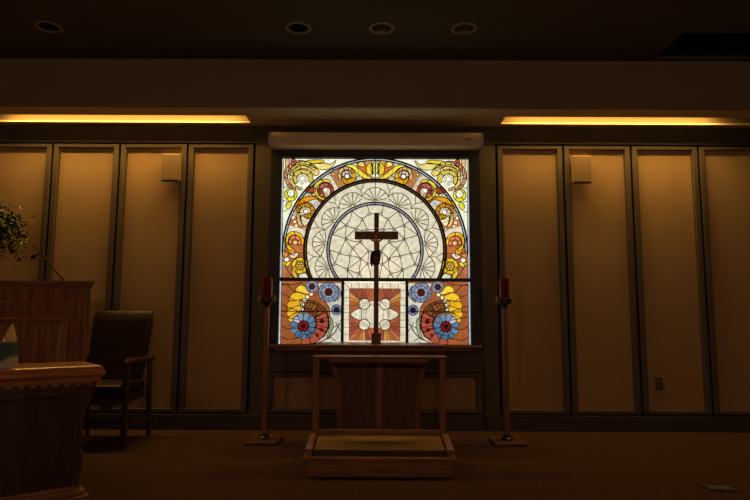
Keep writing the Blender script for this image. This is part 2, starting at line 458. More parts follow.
# fan rosettes between the rings
fans = [0, 27, 54, 82, 110]
def keep(p, r0, r1): 
    d = math.hypot(p[0]-CX, p[1]-CY); return r0 <= d <= r1 and p[1] < 281
FC = [pol(-a, 49.6) for a in fans] + [pol(a, 49.6) for a in fans[1:]]
def clipline(pts, r0, r1, wd=.68, both=True, own=None):
    run = []
    for p in pts:
        if keep(p, r0, r1) and not any(math.hypot(p[0]-f[0], p[1]-f[1]) < 13.1 for f in FC if f is not own): run.append(p)
        else:
            if len(run) > 1: line(run, wd, both)
            run = []
    if len(run) > 1: line(run, wd, both)
def seg(p, q, n=14): return [(p[0]+(q[0]-p[0])*i/n, p[1]+(q[1]-p[1])*i/n) for i in range(n+1)]
for fa in fans:
    c = FC[fans.index(fa)]; both = fa != 0
    base = -90-fa
    clipline(circ(c[0], c[1], 13.4, 48, base-105, base+105), 48.6, 68.3, both=both, own=c)
    for k in range(-3, 4):
        a = R(base+k*26); q = (c[0]+13.4*math.cos(a), c[1]+13.4*math.sin(a))
        clipline(seg((c[0]+1.6*math.cos(a), c[1]+1.6*math.sin(a)), q), 48.6, 68.3, both=both, own=c)
    dot(c[0], c[1], 1.3, (225, 210, 120), 5, both)
for fa in (13.5, 40.5, 68, 96):
    line([pol(-fa, 55.5), pol(-fa, 61.5), pol(-fa-4.2, 68.3)], .62); line([pol(-fa, 61.5), pol(-fa+4.2, 68.3)], .62)
ring(45.6, 48.2, (142, 140, 152), ain, 1.2, 1.2, step=7, lay=5)
# web of leads inside the inner ring
nodes = [(346.5,225.5),(356,229),(362.5,219),(346,239),(361,242),(353,248.5),(369,251),(339.5,253.5),(350,256),(361.5,259),(347.5,269.5),(359.5,273.5),(367.5,230),(368,264),(335,264),(369.5,214)]
allp = nodes + [(2*UC-x, y) for x, y in nodes]
anch = [pol(a, 45.3) for a in range(-110, 111, 20)] + [(UC-28+8*i, 280.5) for i in range(8)]
pts = allp + anch; nn_ = len(allp)
for i in range(len(pts)):
    for j in range(i+1, len(pts)):
        if i >= nn_ and j >= nn_: continue
        a, c = pts[i], pts[j]; mx, my = (a[0]+c[0])/2, (a[1]+c[1])/2; rr = ((a[0]-c[0])**2+(a[1]-c[1])**2)/4
        if any((p[0]-mx)**2+(p[1]-my)**2 < rr*.98 for k, p in enumerate(pts) if k not in (i, j)): continue
        bow = rg.uniform(-.09, .09); dx, dy = c[0]-a[0], c[1]-a[1]
        stroke([a, (mx-dy*bow, my+dx*bow), c], .68)
for p in allp: piece(circ(p[0], p[1], 1.8, 10), (232, 226, 204), 6, both=False, lw=.42)
# --- corner swirls outside the big ring
fill([(282.7,159),(345,159),(330,163),(312,173),(298,187),(289,203),(284,222),(282.7,222)], PALE, 1, 0); fill(mir([(282.7,159),(345,159),(330,163),(312,173),(298,187),(289,203),(284,222),(282.7,222)]), PALE, 1, 0)
band(302, 179, 120, 282, (11.5, 15.5, 14.5), (14, 20, 17.8), (198, 130, 92), 2, 4)
blob([(284.5,160),(289,160),(288,168),(287.5,176),(285.5,172)], TAN, 2)
blob([(291,160),(295,160),(296,164),(291.5,166)], (175,85,65), 2)
band(302, 179, 195, 325, (9.5, 13.0, 14), (13.5, 17.0, 18.5), (212,188,80), 3, 3)
band(302, 179, 90, 300, (9, 9.5, 9), (11.5, 12.8, 13), (224,196,105), 3, 4)
band(302, 179, 140, 385, (5.5, 5, 7), (8.5, 10, 11.5), (214,190,80), 4, 3)
blob([(309,166),(314,167),(319,172),(317,176),(312,174)], (225,195,110), 3)
blob([(306,161.5),(314,160.2),(323,160.5),(323,163.5),(314,164),(306,165)], YEL, 3)
blob([(310,166),(321,163),(330,164.5),(336,160.5),(331,168),(322,170)], (232,215,130), 2)
for a in range(0, 360, 60): dot(302+4.4*math.cos(R(a+30)), 179+4.4*math.sin(R(a+30)), 1.35, (228,222,180), 6)
dot(302, 179, 2.1, WHT, 7)
band(291, 194.5, -40, 290, (4, 3.0, 5.2), (6, 7.2, 6), (225,215,40), 4, 3)
dot(292, 194.5, 2.1, WHT, 6); blob([(287,203),(291,202),(291.5,206),(288,210),(285.5,207)], (210,205,60), 3)
line([(283,201),(287,202)]); line([(283,188),(288,187)]); line([(297,187),(300,190)]); line([(283,212),(287,211)])
# --- ornaments between the rings, left half then mirrored
piece([(371.5,160.5),(UC,160.5),(UC,178),(372.5,178)], (205,195,150), 4)
blob([(UC,161.5),(372.8,165),(372.4,171),(UC,174.5)], LEM, 5)
blob([(368.5,163.5),(371.5,163),(370.5,168),(371.8,174.5),(367.5,174),(365.8,168.5)], YEL, 5)
blob([(371.6,163),(373,168),(372.3,174),(370.6,168)], (230,225,160), 5)
dot(373.0, 175.6, 1.7, WHT, 7); 
blob([(371.5,178.8),(365,178.6),(358,174.5),(352,168.5),(345,167),(341,168.5),(345,165.2),(352,164.8),(358,168.5),(364,173.2)], (236,218,70), 5)
blob([(360,166.5),(357.5,164.5),(361,161.8),(364,163.5),(363.5,167)], LEM, 5)
band(347, 176.5, 150, 330, (5.5, 7.0, 6), (8.2, 10.5, 8), TAN, 4, 3)
band(347, 176.5, -60, 165, (6.0, 3.5, 3.5), (8.5, 9.2, 6.0), (214,160,25), 5, 2)
band(347, 176.5, 180, 300, (2.5, 3, 2.5), (5, 6.2, 4.5), (210,200,180), 5, 1); dot(347, 176.5, 2.0, WHT, 7)
for p in ((334,171),(333,174.5),(333,178.5),(330,174.8)): dot(p[0], p[1], 1.3, (225,205,160), 6)
blob([(356,178),(360,176),(362,179),(359,181)], CREAM, 4)
band(325.5, 190.5, 95, 300, (8.0, 8.6, 8), (10, 12.4, 10.5), (225,195,60), 4, 3)
band(325.5, 190.5, 110, 400, (3.0, 3.0, 5.5), (5.5, 8.2, 8.2), (160,62,42), 5, 3)
band(325.5, 190.5, 205, 300, (3, 3, 3), (7, 7.5, 7), (195,105,95), 6, 0)
dot(325.5, 190.3, 1.9, WHT, 7); dot(321.8, 195.2, 1.4, TAN, 7); dot(326, 195.4, 1.4, TAN, 7)
blob([(305,192),(309,187),(315,188.5),(315,192),(310,193)], (150,70,45), 4)
for p in ((303.8,196.3),(306.8,195.2),(310,195),(313.8,195)): dot(p[0], p[1], 1.4, (240,225,165), 7)
blob([(295,207),(297,202),(304,198),(312,196.8),(319,198.5),(312,200.2),(306,203),(301,205)], (225,150,25), 4)
band(306, 212, 175, 400, (6.2, 4.5, 5), (9.5, 9.5, 9), (188,130,30), 5, 4)
band(306, 212, 20, 110, (3.5, 3, 3), (8.8, 7.2, 4.5), GOLD, 5, 1)
band(306, 212, 130, 260, (2.2, 2.6, 2.2), (8.5, 7, 4.5), (232,208,165), 4, 2); dot(305.8, 212, 2.1, WHT, 8)
blob([(297.5,214),(300,213),(300.5,221),(303,226),(299.5,226),(297,220)], (222,190,120), 4)
blob([(301,215),(306,219),(310,220),(306,226),(302.5,224)], (232,220,175), 3)
for p in ((293.4,213.5),(293.3,218),(294.8,222.3),(296.3,226.2)): dot(p[0], p[1], 1.45, WHT, 8)
dot(304.5, 229.5, 1.6, CREAM, 7); dot(316, 204.5, 1.6, (205,210,200), 6)
band(295, 242.5, 110, 380, (6.5, 7.2, 6.5), (9.0, 11.0, 8.8), (238,190,30), 5, 4)
band(295, 242.5, 150, 400, (3.0, 3.2, 3.0), (5.5, 7.2, 6.4), (222,120,85), 5, 3)
piece(circ(295.6, 243.2, 2.7, 14), (225,190,120), 6)
blob([(286.5,243),(291,246),(295,251),(294,256),(289,252)], (225,150,35), 4)
# lower part of the ornament column
blob([(283,251),(289,254),(285,258)], AMB, 3)
dot(287.2, 260, 2.1, WHT, 7); band(287, 260.5, 20, 160, (2.2,2.4,2.2), (4.5, 6.6, 4.5), YEL, 5, 1)
blob([(290,256),(297,252.5),(298.5,255.5),(294,259)], (228,215,190), 4)
band(300.3, 266, 0, 359.9, 4.6, 8.2, (222,180,28), 5, 5)
piece(circ(300.3, 266, 4.6, 16), (170,120,30), 5); 
for a in range(0, 360, 60): dot(300.3+2.6*math.cos(R(a)), 266+2.6*math.sin(R(a)), 1.0, (232,205,80), 6)
dot(300.3, 266, 1.0, LEM, 7)
blob([(292.5,268),(295.5,270),(298.5,280.5),(295.5,280.5),(292.5,274)], (225,185,60), 4)
blob([(299.5,275),(306,273.5),(309,280.5),(301,280.5)], (205,208,190), 4)
# --- lower side panels
lobes = [[(296,287.5),(301,285.3),(307,288.5),(310.5,292.5),(306,294),(300,292.2),(295.5,291)],
         [(289.5,297.5),(293,293.2),(299,292.8),(306,296.5),(301,299.2),(295,300.2),(290,301)],
         [(287,304.8),(290,300.8),(297,300.2),(303,300.8),(301.5,304),(294,307),(288.5,309.5)],
         [(286.8,312.5),(289.5,308.8),(296,306.5),(301.5,305.5),(300.5,310),(295,312.5),(288.5,316.5)],
         [(288,320),(290,316),(296,313),(299,312.5),(294.5,317),(291.5,322)]]
for i, l in enumerate(lobes): blob([(x+1.0, y+.3) for x, y in l], [(240,205,60),(236,190,40),(222,165,30),(232,180,35),(235,185,45)][i], 4, lw=.5)
# brown shell behind the flower
band(305.5, 323, 255, 385, 11, (22, 24.5, 24), (104,60,30), 3, 6)
band(305.5, 323, 262, 330, 14.5, (20, 21, 21), (132,82,38), 4, 4)
band(305.5, 323, 330, 460, 12, (23.5, 23, 21.5), (165,76,56), 4, 4)
dot(322.6, 321.3, 2.3, DRED, 7); dot(322, 329.6, 1.9, (120,20,16), 7); dot(318, 335, 1.6, (110,24,18), 7); dot(317.5, 310, 1.6, (95,40,20), 6)
for p in ((311.6,294.4),(307.7,297.3),(304.8,300.8),(303.1,304.6),(302.4,309.2)): dot(p[0], p[1], 1.95, (245,240,205), 8)
def flower(cx, cy, both=True):
    for k in range(11):
        a = 90 + k*360/11
        c = [(88,122,148),(76,104,130),(98,130,152),(84,116,138),(188,178,205),(112,140,162),(108,136,160),(92,120,152),(86,116,140),(80,110,136),(74,104,138)][k]
        pts = []
        for t in range(12):
            q = 2*math.pi*t/12; x = 9.2+4.4*math.cos(q); y = 3.5*math.sin(q)*(0.82+0.28*math.cos(q))
            pts.append((cx+x*math.cos(R(a))-y*math.sin(R(a)), cy+x*math.sin(R(a))+y*math.cos(R(a))))
        piece(pts, c, 6, both, lw=.5)
    piece(circ(cx, cy, 5.4, 18), (120,22,24), 7, both)
    for k in range(8): line([(cx+1.8*math.cos(R(k*45)), cy+1.8*math.sin(R(k*45))), (cx+5.4*math.cos(R(k*45)), cy+5.4*math.sin(R(k*45)))], .45, both)
    piece(circ(cx, cy, 1.9, 12), (35,10,12), 8, both)
flower(304, 326.3)
# cool glass beside the shell
piece([(318,283),(344,283),(344,344),(314,344),(326,336),(331,324),(330,308),(322,296)], (205,200,180), 2)
blob([(329,318),(333,319.5),(333.5,328),(329.5,338),(327.5,338),(330,328)], GRNP, 4)
for k in range(4): line([(342-1.5*k, 318+4*k), (337-2*k, 331+2.4*k), (326-3*k, 340+1.2*k), (318-3*k, 343.5)], .42)
line([(333,328),(342,324)]); line([(330,337),(336,341)]); line([(336,322),(343,334)])
for cx, cy, r, ri, c, ci in ((312.3,286.8,6.2,2.8,(128,130,148),(60,22,16)),(329,292.3,10.2,3.7,(118,130,152),(72,20,14)),(337,310,5.4,2.6,(112,120,150),(38,14,36))):
    band(cx, cy, 0, 359.9, ri, r, c, 5, 7 if r > 7 else 5, lw=.45)
    if r > 7: band(cx, cy, 0, 359.9, ri, ri+2.6, (150,154,172), 6, 5, lw=.4)
    piece(circ(cx, cy, ri, 14), ci, 7)
band(329, 292.3, -40, 60, 10.2, (10.4, 12.8, 11), GREY, 5, 3)
# --- centre panel
fill([(344,283),(2*UC-344,283),(2*UC-344,344.5),(344,344.5)], CREAM, 3, 0)
for k in range(9):
    u = 344+k*7.8; stroke([(u, 283), (u, 288)], .4); stroke([(u, 340.5), (u, 344.5)], .4)
    v = 283+k*7.4; line([(344, v), (349.8, v)], .4)
stroke([(344.6,283.2),(350,288.5)], .45)
rect = (349.8, 400.6, 288.5, 340.4); mid = 314.4
def edgehit(cx, cy, a):
    dx, dy = math.cos(a), math.sin(a); t = 1e9
    if dx < 0: t = min(t, (rect[0]-cx)/dx)
    if dy < 0: t = min(t, (rect[2]-cy)/dy)
    if dy > 0: t = min(t, (rect[3]-cy)/dy)
    if dx > 0: t = min(t, (UC-.001-cx)/dx)
    return (cx+dx*t, cy+dy*t)
fc = [(172,92,50),(150,72,48),(190,120,60),(145,70,52),(200,138,72),(158,80,55),(138,72,55),(182,108,65),(150,76,52)]
piece([(349.8,288.5),(UC,288.5),(UC,340.4),(349.8,340.4)], (158,84,50), 4, lw=.5)
for sgn in (-1, 1):
    cy = mid + sgn*10.4; cx = 364.8
    angs = [172, 190, 205, 219, 233, 247, 261, 276, 292]
    for k in range(len(angs)-1):
        a0, a1 = R(angs[k])*(1), R(angs[k+1])
        if sgn > 0: a0, a1 = -a0, -a1
        p0, p1 = edgehit(cx, cy, a0), edgehit(cx, cy, a1)
        poly = [(cx+5*math.cos(a0), cy+5*math.sin(a0)), p0]
        if (p0[0] < 350) and (abs(p1[1]-rect[2 if sgn < 0 else 3]) < .1) and p1[0] > 350: poly.append((349.8, rect[2 if sgn < 0 else 3]))
        poly += [p1, (cx+5*math.cos(a1), cy+5*math.sin(a1))]
        piece(poly, fc[(k*2+(sgn > 0)) % len(fc)], 5, lw=.42)
    piece(circ(cx, cy, 5.4, 18), CREAM, 6)
    line([(cx-3.8, cy-3.8*sgn*-1), (cx+3.8, cy+3.8*sgn*-1)], .4) if False else line([(cx-2.6, cy+sgn*-3.4), (cx+4.6, cy+sgn*2.2)], .4)
piece([(360.5,304.5),(369.5,301),(UC,301),(UC,327.8),(369.5,327.8),(360.5,324.3)], CREAM, 5, lw=.35)
blob([(351.2,314.4),(355,310.6),(361.5,308.6),(361.8,314.4),(361.5,320.2),(355,318.2)], CREAM, 7)
line([(362,308.6),(366.5,310.5),(366.5,318.3),(362,320.2)], .4); line([(366.5,310.5),(371,305),(UC,305)], .4); line([(366.5,318.3),(371,323.8),(UC,323.8)], .4)
line([(371,305),(368,299)], .4); line([(371,323.8),(368,330)], .4); stroke([(UC,283),(UC,344)], .68)
# leads between fields, saddle lines
line([(282.7,159),(282.7,344.5)], .55); stroke([(282.7,159),(467.7,159)], .6); stroke([(UC,157),(UC,206)], .7)
line([(282.7,311.6),(342,311.6)], .9)

win = thing('stained_glass_window', 'square backlit stained glass window with concentric rings, gold scrolls and blue flowers', 'window', (0, WY, .70))
go = obj('glass', bmg, M['glass'], win, loc=(0, -WY, -.70)); lo = obj('lead_came', bml, M['lead'], win, loc=(0, -WY, -.70))
b = NB()
for s in (-1, 1):
    xx = sorted((s*1.011, s*.905)); bx(b, xx[0], xx[1], -.004, .09, 0, 1.96, .003)
bx(b, -.905, .905, -.004, .09, 1.875, 1.96, .003)
bx(b, -.905, .905, -.004, .09, .0, .085, .003)
obj('frame', b, M['black'], win)
b = NB(); bx(b, -1.0, 1.0, -.03, .0, .055, .078, .006); bx(b, -.93, .93, -.012, 0, .03, .055, .003); obj('sill', b, M['wood_h'], win)
zb = 2.58-(281-157)*SZP-.70
b = NB(); bx(b, -.905, .905, .012, .03, zb-.017, zb+.017, .003); obj('support_bar', b, M['black'], win)
for s in (-1, 1):
    xc = s*31.6*SX; b = NB(); bx(b, xc-.014, xc+.014, .012, .03, .085, zb-.017, .003); obj('support_bar', b, M['black'], win)
b = NB(); bx(b, -1.0, 1.0, .09, .10, 0, 1.96); obj('back_panel', b, M['black'], win)

# ------------------------------------------------------------------ projector screen housing
t = thing('projection_screen', 'rolled-up tan projection screen case mounted above the window', 'projector screen', (.005, 5.50, 2.645))
b = NB()
prof = [(-.052, .01), (-.060, .03), (-.062, .07), (-.056, .11), (-.035, .138), (0, .148), (.06, .148), (.09, .14), (.09, .0), (-.03, .0)]
va = []
for x in (-1.005, 1.005): va.append([b.verts.new((x, y, z)) for y, z in prof])
n = len(prof); b.faces.new(va[0]); b.faces.new(va[1][::-1])
for i in range(n): b.faces.new((va[0][i], va[1][i], va[1][(i+1) % n], va[0][(i+1) % n]))
obj('case', b, M['screen'], t, smooth=True)
for s in (-1, 1):
    b = NB(); prism_pts = [(y*1.06, z*1.04-.003) for y, z in prof]
    va = [[b.verts.new((x, y, z)) for y, z in prism_pts] for x in (s*1.005, s*1.018)]
    b.faces.new(va[0]); b.faces.new(va[1][::-1])
    for i in range(n): b.faces.new((va[0][i], va[1][i], va[1][(i+1) % n], va[0][(i+1) % n]))
    obj('end_cap', b, M['chrome'], t)
b = NB(); bx(b, .84, .90, -.0665, -.055, .058, .078, .004); o = obj('glint_plate', b, M['chrome'], t); o['label'] = 'small shiny plate standing for a glint'  # shiny plate added where the case shows a glint

# ------------------------------------------------------------------ wall speakers, outlet, floor box
def speaker(x, label):
    t = thing('wall_speaker', label, 'speaker', (x, WY, 2.325), group='wall speakers')
    b = NB(); bx(b, -.090, .090, -.045, 0, 0, .27, .006); obj('cabinet', b, M['speaker'], t)
    b = NB(); bx(b, -.080, .080, -.050, -.045, .010, .260, .003); obj('grille', b, M['speaker'], t)
    return t
speaker(-1.965, 'small tan speaker box high on the wall left of the window')
speaker(1.985, 'small tan speaker box high on the wall right of the window')
t = thing('power_outlet', 'dark power outlet plate low on the tan panel right of the window', 'outlet', (2.655, WY+.026, .375))
b = NB(); bx(b, -.035, .035, -.006, 0, 0, .115, .002); obj('cover_plate', b, M['plate'], t)
for z in (.018, .066):
    b = NB(); bx(b, -.017, .017, -.009, -.006, z, z+.030, .002); obj('socket', b, M['outlet'], t)
t = thing('floor_box', 'flat grey metal floor box set in the carpet at lower right', 'floor box', (2.13, 3.80, 0.0), R(-3))
b = NB(); bx(b, -.095, .095, -.085, .085, 0, .006, .002); obj('cover_plate', b, M['steel'], t)
b = NB(); bx(b, -.07, .07, -.06, .03, .006, .010, .001); obj('lid', b, M['plate'], t)

# ------------------------------------------------------------------ recessed downlights
def downlight(x, y, label, lit=False):
    t = thing('ceiling_downlight', label, 'ceiling light', (x, y, CZ), group='recessed ceiling downlights')
    b = NB()
    lathe(b, [(DR-.004, .004), (DR-.004, -.006), (DR+.016, -.006), (DR+.02, -.001), (DR+.001, 0)], cap=False, seg=32); obj('trim_ring', b, M['rim'], t, smooth=True)
    b = NB(); lathe(b, [(DR-.004, .004), (DR-.012, .06), (DR-.03, .12), (.03, .15), (.0305, .16)], cap=False, seg=32); obj('reflector', b, M['refl' if label[0] == 'r' else 'void'], t, smooth=True)
    b = NB(); lathe(b, [(.004, .085), (.03, .095), (.034, .12), (.028, .15), (.02, .2)], seg=20); obj('bulb', b, M['rim'], t, smooth=True)
    if lit:
        ld = bpy.data.lights.new('fill_downlight', 'AREA'); ld.shape = 'DISK'; ld.size = .06; ld.energy = FILL_DOWN_W; ld.color = FILL_DOWN_COL
        lo = bpy.data.objects.new('fill_downlight', ld); col.objects.link(lo); lo.parent = t; lo.location = (0, 0, .078)
downlight(*VIS[0], 'unlit black recessed downlight at the far left of the ceiling')
downlight(*VIS[1], 'unlit black recessed downlight, left of the two with bright reflectors')
downlight(*VIS[2], 'recessed downlight with bright reflector above the window centre')
downlight(*VIS[3], 'recessed downlight with reflector, rightmost in the ceiling')
for i, (x, y) in enumerate(FILL_LIT):
    downlight(x, y, 'dimmed recessed downlight over the ' + ['carpet left of the kneeler, far left of four', 'carpet in front of the kneeler, second from left', 'carpet in front of the kneeler, second from right', 'carpet by the floor box, far right of four', 'rear of the room, left one', 'rear of the room, right one'][i], True)
def fill_globe_mat():
    m = bpy.data.materials.new('fill_globe_glow'); m.use_nodes = True
    q = m.node_tree.nodes['Principled BSDF']; q.inputs['Base Color'].default_value = (.8, .7, .5, 1)
    q.inputs['Emission Color'].default_value = (1.0, 0.60, 0.38, 1); q.inputs['Emission Strength'].default_value = FILL_GLOBE_E
    return m
SM = fill_globe_mat()
for x, lb in ((-2.4, 'added globe fill lamp on the rear wall, left one'), (0, 'added globe fill lamp on the rear wall, middle one'), (2.4, 'added globe fill lamp on the rear wall, right one')):
    t = thing('fill_lamp', lb, 'lamp', (x, YB, 2.15), group='added fill lamps on the rear wall')  # lamp added behind the camera to light surfaces facing it
    b = NB(); bx(b, -.05, .05, 0, .02, -.09, .05, .004); tube(b, [(0, .02, -.05), (0, .12, -.06), (0, .15, -.02), (0, .15, .01)], .009, 8); obj('bracket', b, M['brass'], t)
    b = NB(); bmesh.ops.create_uvsphere(b, u_segments=20, v_segments=12, radius=.085, matrix=Matrix.Translation((0, .15, .09))); obj('fill_globe', b, SM, t, smooth=True)

# ------------------------------------------------------------------ altar-style tables
def ogee_top(w_, d_, z1, th):
    """moulded slab: list of (inset, z) from top down"""
    pr = [(.030, z1), (.018, z1-.004), (.010, z1-.012), (.014, z1-.020), (.004, z1-.026), (.0, z1-.036), (.0, z1-.048), (.010, z1-.058), (.022, z1-.064), (.024, z1-th)]
    b = NB(); rings = []
    for ins, z in pr:
        x = w_/2-ins; y = d_/2-ins
        rings.append([b.verts.new(p) for p in ((-x, -y, z), (x, -y, z), (x, y, z), (-x, y, z))])
    for a, c in zip(rings, rings[1:]):
        for i in range(4): b.faces.new((a[i], a[(i+1) % 4], c[(i+1) % 4], c[i]))
    b.faces.new(rings[0]); b.faces.new(rings[-1][::-1])
    return b
def altar_table(t, w_, d_, h, body_top, waist, bd, mt, mv, mb):
    obj('table_top', ogee_top(w_, d_, h, .082), mt, t)
    z = h-.082
    b = NB(); bx(b, -body_top*.51-.018, body_top*.51+.018, -bd/2-.010, bd/2+.010, z-.012, z-.0005, .001)
    dm = obj('dentil_moulding', b, M['wood_h'], t)
    b = NB(); bx(b, -.015, .015, -.012, .012, -.012, .012, .003); d0 = obj('dentil', b, M['wood_h'], dm)
    spots = [(-body_top*.51+body_top*1.02*i/round(body_top/.055), -bd/2-.010) for i in range(round(body_top/.055)+1)]
    spots += [(s*(body_top/2+.006), -bd/2+.045+k*.055) for s in (-1, 1) for k in range(int((bd-.06)/.055))]
    for i, (x, y) in enumerate(spots):
        d = d0 if i == 0 else d0.copy()
        if i: col.objects.link(d); d.parent = dm
        d.location = (x, y, z-.014)
    b = NB(); bx(b, -body_top/2, body_top/2, -bd/2, bd/2, z-.045, z, .002)
    obj('frieze', b, mv, t)
    # flared body, concave sides
    zt = z-.045; pts = []
    for k in range(13):
        q = k/12; zz = zt*(1-q)+.10*q
        f = max(0.0, 1-q*2.2); xx = waist/2 + (body_top/2-waist/2-.004)*f**1.8
        pts.append((xx, zz))
    out = [(-x, zz) for x, zz in pts][::-1] + pts
    b = NB(); prism(b, out, -bd/2+.03, bd/2-.03); obj('body', b, mb, t)
    for s in (-1, 1):       # curved side bracket following the outline
        b = NB(); o2 = [(s*(x+.004), zz) for x, zz in pts] + [(s*(x-.035), zz) for x, zz in pts][::-1]
        prism(b, o2, -bd/2+.012, bd/2-.012); obj('side_bracket', b, mv, t)
    b = NB(); bx(b, -body_top/2+.03, body_top/2-.03, -bd/2+.006, -bd/2+.03, zt-.036, zt, .003); obj('top_rail', b, mv, t)
    b = NB(); bx(b, -.026, .026, -bd/2+.008, -bd/2+.03, .10, zt-.036, .003); obj('centre_stile', b, M['wood_v'], t)
    b = NB(); bx(b, -waist/2-.055, waist/2+.055, -bd/2-.025, bd/2+.025, 0, .055, .004)
    bx(b, -waist/2-.035, waist/2+.035, -bd/2-.005, bd/2+.005, .055, .085, .008); bx(b, -waist/2-.012, waist/2+.012, -bd/2+.012, bd/2-.012, .085, .102, .004)
    obj('plinth', b, M['wood_h'], t)
t = thing('altar_table', 'wooden altar table with curved sides under the window, holding the crucifix', 'altar', (.036, 5.02, 0))
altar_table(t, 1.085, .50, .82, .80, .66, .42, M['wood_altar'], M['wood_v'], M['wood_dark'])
# side table turned towards the kneeler
A = R(38); cx, cy = -1.53, 3.43; w_, d_ = 1.10, .42
ct = (cx - math.cos(A)*w_/2 - math.sin(A)*d_/2, cy - math.sin(A)*w_/2 + math.cos(A)*d_/2)
t = thing('side_table', 'wooden side table with moulded top and dentils at lower left', 'table', (ct[0], ct[1], 0), A)
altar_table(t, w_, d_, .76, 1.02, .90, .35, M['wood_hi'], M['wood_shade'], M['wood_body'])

# tissue box on the side table
t = thing('tissue_box', 'teal and cream tissue box standing on the side table', 'tissue box', (-2.01, 3.235, .7604), R(10))
b = NB(); bx(b, -.062, .062, -.062, .062, 0, .135, .003); obj('box', b, M['tissuebox'], t)
b = NB()
import itertools
rr = random.Random(3); N = 9
grid = []
for i in range(N):
    row = []
    for j in range(6):
        u = i/(N-1); v = j/5
        wdt = .018 + .036*math.sin(math.pi*min(1, v*.9+.12))*(1-.25*v)
        x = .030+(u-.5)*2*wdt*.8 + .012*v; y = .012*math.sin(u*9+v*3) ; z = .134 + v*.100*(1-.55*(abs(u-.5)*2)**2)
        row.append(b.verts.new((x, y, z)))
    grid.append(row)
for i in range(N-1):
    for j in range(5): b.faces.new((grid[i][j], grid[i+1][j], grid[i+1][j+1], grid[i][j+1]))
o = obj('tissue', b, M['tissue'], t, smooth=True); o.modifiers.new('thick', 'SOLIDIFY').thickness = .0015; o['label'] = 'cream tissue sticking up'

# ------------------------------------------------------------------ crucifix
t = thing('crucifix', 'tall dark wooden crucifix with carved figure standing on the altar', 'crucifix', (.012, 5.0, .8205))
b = NB(); bx(b, -.040, .040, -.04, .04, 0, .088, .006); obj('base', b, M['cross'], t)
b = NB(); bx(b, -.0205, .0205, -.012, .012, .088, 1.105, .003); obj('upright', b, M['cross'], t)
b = NB(); bx(b, -.185, .185, -.018, .013, .876, .944, .003); obj('crossbar', b, M['cross'], t)
def skin_fig(name, verts, edges, rad, m, parent, root=0, sub=2, loc=(0,0,0)):
    me = bpy.data.meshes.new(name); me.from_pydata(verts, edges, []); me.materials.append(m)
    o = bpy.data.objects.new(name, me); col.objects.link(o); o.parent = parent; o.location = loc
    o.modifiers.new('skin', 'SKIN')
    for i, v in enumerate(me.skin_vertices[0].data):
        v.radius = (rad[i], rad[i]*.85) if not isinstance(rad[i], tuple) else rad[i]; v.use_root = (i == root)
    o.modifiers.new('sub', 'SUBSURF').levels = sub; o.modifiers['sub'].render_levels = sub
    return o
fy = -.034
V = [(0, fy, .770), (0.004, fy-.004, .800), (.002, fy-.006, .838), (0, fy-.004, .862), (-.002, fy-.010, .876), (-.006, fy-.016, .896), (-.008, fy-.016, .912),
     (-.026, fy, .858), (-.062, fy+.004, .884), (-.106, fy+.006, .912), (-.120, fy+.006, .916),
     (.026, fy, .858), (.062, fy+.004, .884), (.106, fy+.006, .912), (.120, fy+.006, .916),
     (-.012, fy-.004, .758), (-.014, fy-.022, .712), (-.004, fy-.002, .658), (-.004, fy-.010, .642),
     (.012, fy-.004, .758), (.008, fy-.024, .710), (.004, fy-.006, .656), (.004, fy-.014, .640)]
Eg = [(0,1),(1,2),(2,3),(3,4),(4,5),(5,6),(3,7),(7,8),(8,9),(9,10),(3,11),(11,12),(12,13),(13,14),(0,15),(15,16),(16,17),(17,18),(0,19),(19,20),(20,21),(21,22)]
rd = [(.027,.017),(.026,.016),(.034,.020),(.018,.014),(.008,.008),(.014,.015),(.011,.012),.010,.007,.006,.007,.010,.007,.006,.007,.013,.0105,.006,.007,.013,.0105,.006,.007]
fig = skin_fig('figure', V, Eg, rd, M['corpus'], t)
b = NB()          # loincloth wrapped round the hips, hanging at one side
n = 18
pr = [(.778, .030, .022), (.765, .036, .026), (.740, .039, .029), (.705, .037, .030), (.675, .031, .028), (.655, .022, .022)]
rings = []
for z, rx, ry in pr:
    rings.append([b.verts.new((rx*math.cos(2*math.pi*i/n)*(1+.07*math.sin(5*i)), fy-.006+ry*.8*math.sin(2*math.pi*i/n)*(1+.07*math.cos(4*i)), z+.006*math.sin(2*math.pi*i/n+1))) for i in range(n)])
for a, c in zip(rings, rings[1:]):
    for i in range(n): b.faces.new((a[i], a[(i+1) % n], c[(i+1) % n], c[i]))
tube(b, [(-.034, fy-.012, .765), (-.041, fy-.014, .735), (-.041, fy-.012, .685), (-.038, fy-.010, .640)], [.008, .012, .014, .007], 8)
o = obj('loincloth', b, M['cloth'], fig, smooth=True); o.modifiers.new('thick', 'SOLIDIFY').thickness = .002
b = NB()
bmesh.ops.create_icosphere(b, subdivisions=2, radius=.0155, matrix=Matrix.Translation((-.007, fy-.011, .911)) @ Matrix.Diagonal((1, 1, .9, 1)))
for s in (-1, 1): tube(b, [(-.007+s*.012, fy-.014, .908), (-.007+s*.014, fy-.014, .892), (-.005+s*.014, fy-.012, .874)], [.006, .006, .003], 6)
obj('hair', b, M['cloth'], fig, smooth=True)
b = NB(); bx(b, -.018, .018, -.016, -.012, .958, .978, .001); obj('title_board', b, M['corpus'], t)

# ------------------------------------------------------------------ kneeler
t = thing('kneeler', 'wooden kneeler with sloping carpeted step and open rail in front of the altar', 'kneeler', (.036, 4.0, 0))
b = NB(); bx(b, -.482, .482, .012, .46, 0, .105, .004); obj('base', b, M['wood_h'], t)
b = NB(); bx(b, -.503, .503, -.008, .475, .105, .128, .006); obj('base_top', b, M['wood_h'], t)
